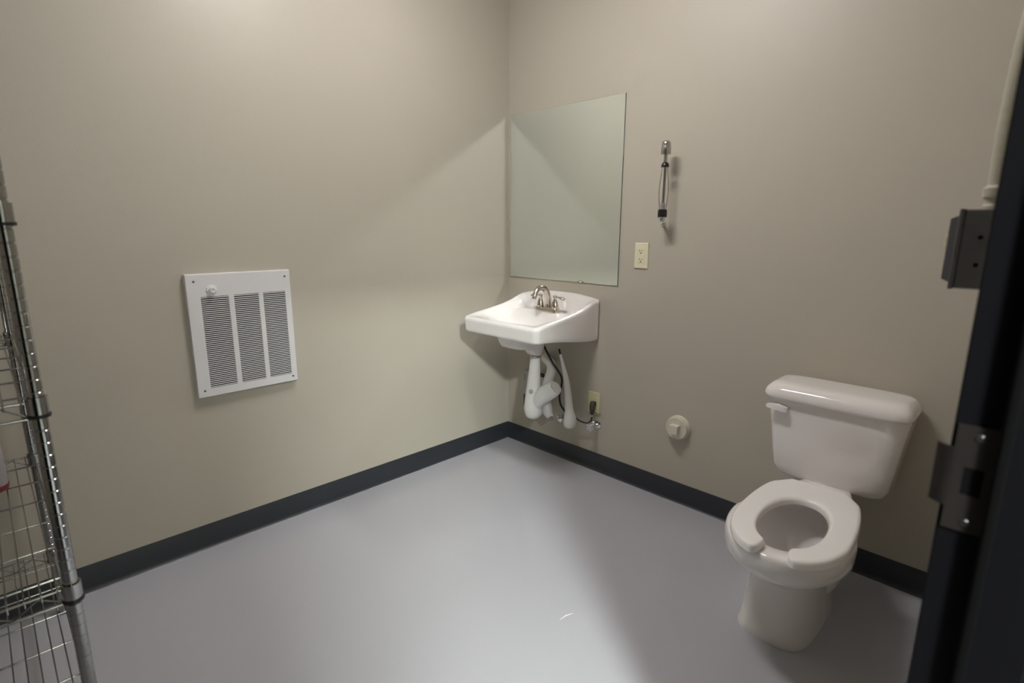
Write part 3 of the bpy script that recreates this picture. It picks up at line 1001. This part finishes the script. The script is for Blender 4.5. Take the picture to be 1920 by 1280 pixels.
# ------------------------------------------------------------------ silver can on the rack
cn = root('spray_can', (0.335, -2.336, LV[1]+0.005), 'silver can with a dark red bottom on the wire rack, at the picture edge', 'can')
bm = bmesh.new()
lathe(bm, [(0.022, 0.0), (0.031, 0.006), (0.033, 0.020), (0.031, 0.021)], (0.335, -2.336, LV[1]+0.005), (0, 0, 1), 28)
mesh_obj('can_base', bm, M_RED, cn, True)
bm = bmesh.new()
lathe(bm, [(0.031, 0.021), (0.031, 0.130), (0.028, 0.138), (0.014, 0.146), (0.014, 0.162), (0.010, 0.164)], (0.335, -2.336, LV[1]+0.005), (0, 0, 1), 28)
mesh_obj('can_body', bm, M_SILVER, cn, True)

# ------------------------------------------------------------------ switch box and conduit by the door
eb = root('electrical_box', (W-0.03, -1.24, 1.235), 'grey steel switch box fixed to the wall behind the door jamb', 'electrical box')
ey0, ey1, ez0, ez1 = -1.290, -1.188, 1.232, 1.342
bm = bmesh.new()
box(bm, W-0.059, W-0.0005, ey0, ey1, ez0, ez1, 0.002)
bo = mesh_obj('box_body', bm, M_STEEL, eb)
for z in (ez0+0.072, ez0+0.034):
    bm = bmesh.new()
    lathe(bm, [(0.0030, 0), (0.0030, 0.0006)], (W-0.038, ey0+0.0001, z), (0, -1, 0), 12)
    mesh_obj('screw_hole', bm, M_VOID, bo)
bm = bmesh.new()
lathe(bm, [(0.0115, 0), (0.0112, 0.0006), (0.0105, 0.0008)], (W-0.022, ey0+0.0001, ez0+0.056), (0, -1, 0), 28)
mesh_obj('knockout', bm, M_STEEL, bo, True)
bm = bmesh.new()
def er(x, i):
    return [Vector((x, ey0+i, ez0+i)), Vector((x, ey1-i, ez0+i)), Vector((x, ey1-i, ez1-i)), Vector((x, ey0+i, ez1-i))]
loft(bm, [er(W-0.0592, -0.001), er(W-0.0640, -0.001), er(W-0.0650, 0.0), er(W-0.0655, 0.008), er(W-0.0750, 0.012), er(W-0.0755, 0.014)])
mesh_obj('box_cover', bm, M_STEEL, eb)
bm = bmesh.new()
box(bm, W-0.0780, W-0.0754, (ey0+ey1)/2-0.017, (ey0+ey1)/2+0.017, (ez0+ez1)/2-0.033, (ez0+ez1)/2+0.033, 0.001)
box(bm, W-0.0820, W-0.0770, (ey0+ey1)/2-0.005, (ey0+ey1)/2+0.005, (ez0+ez1)/2+0.004, (ez0+ez1)/2+0.020, 0.001)
mesh_obj('switch', bm, M_CREAM, eb)
cdt = root('conduit', (W-0.025, -1.24, ez1), 'beige flexible conduit rising from the steel switch box', 'conduit')
bm = bmesh.new()
lathe(bm, [(0.0170, 0.0), (0.0170, 0.006), (0.0155, 0.008), (0.0155, 0.016), (0.0190, 0.018), (0.0190, 0.030), (0.0155, 0.034)], (W-0.030, -1.24, ez1), (0, 0, 1), 24)
mesh_obj('conduit_connector', bm, M_CABLE, cdt, True, 35)
bm = bmesh.new()
pts = smooth_path([(W-0.030, -1.24, ez1+0.03), (W-0.031, -1.24, ez1+0.12), (W-0.028, -1.24, ez1+0.22), (W-0.018, -1.24, ez1+0.36), (W-0.013, -1.24, ez1+0.6), (W-0.013, -1.24, H-0.002)], 30)
rad = [0.0150+0.0002*math.sin(i*1.1) for i in range(len(pts))]
tube(bm, pts, rad, n=16, sub=1)
mesh_obj('conduit_tube', bm, M_CABLE, cdt, True, 60)
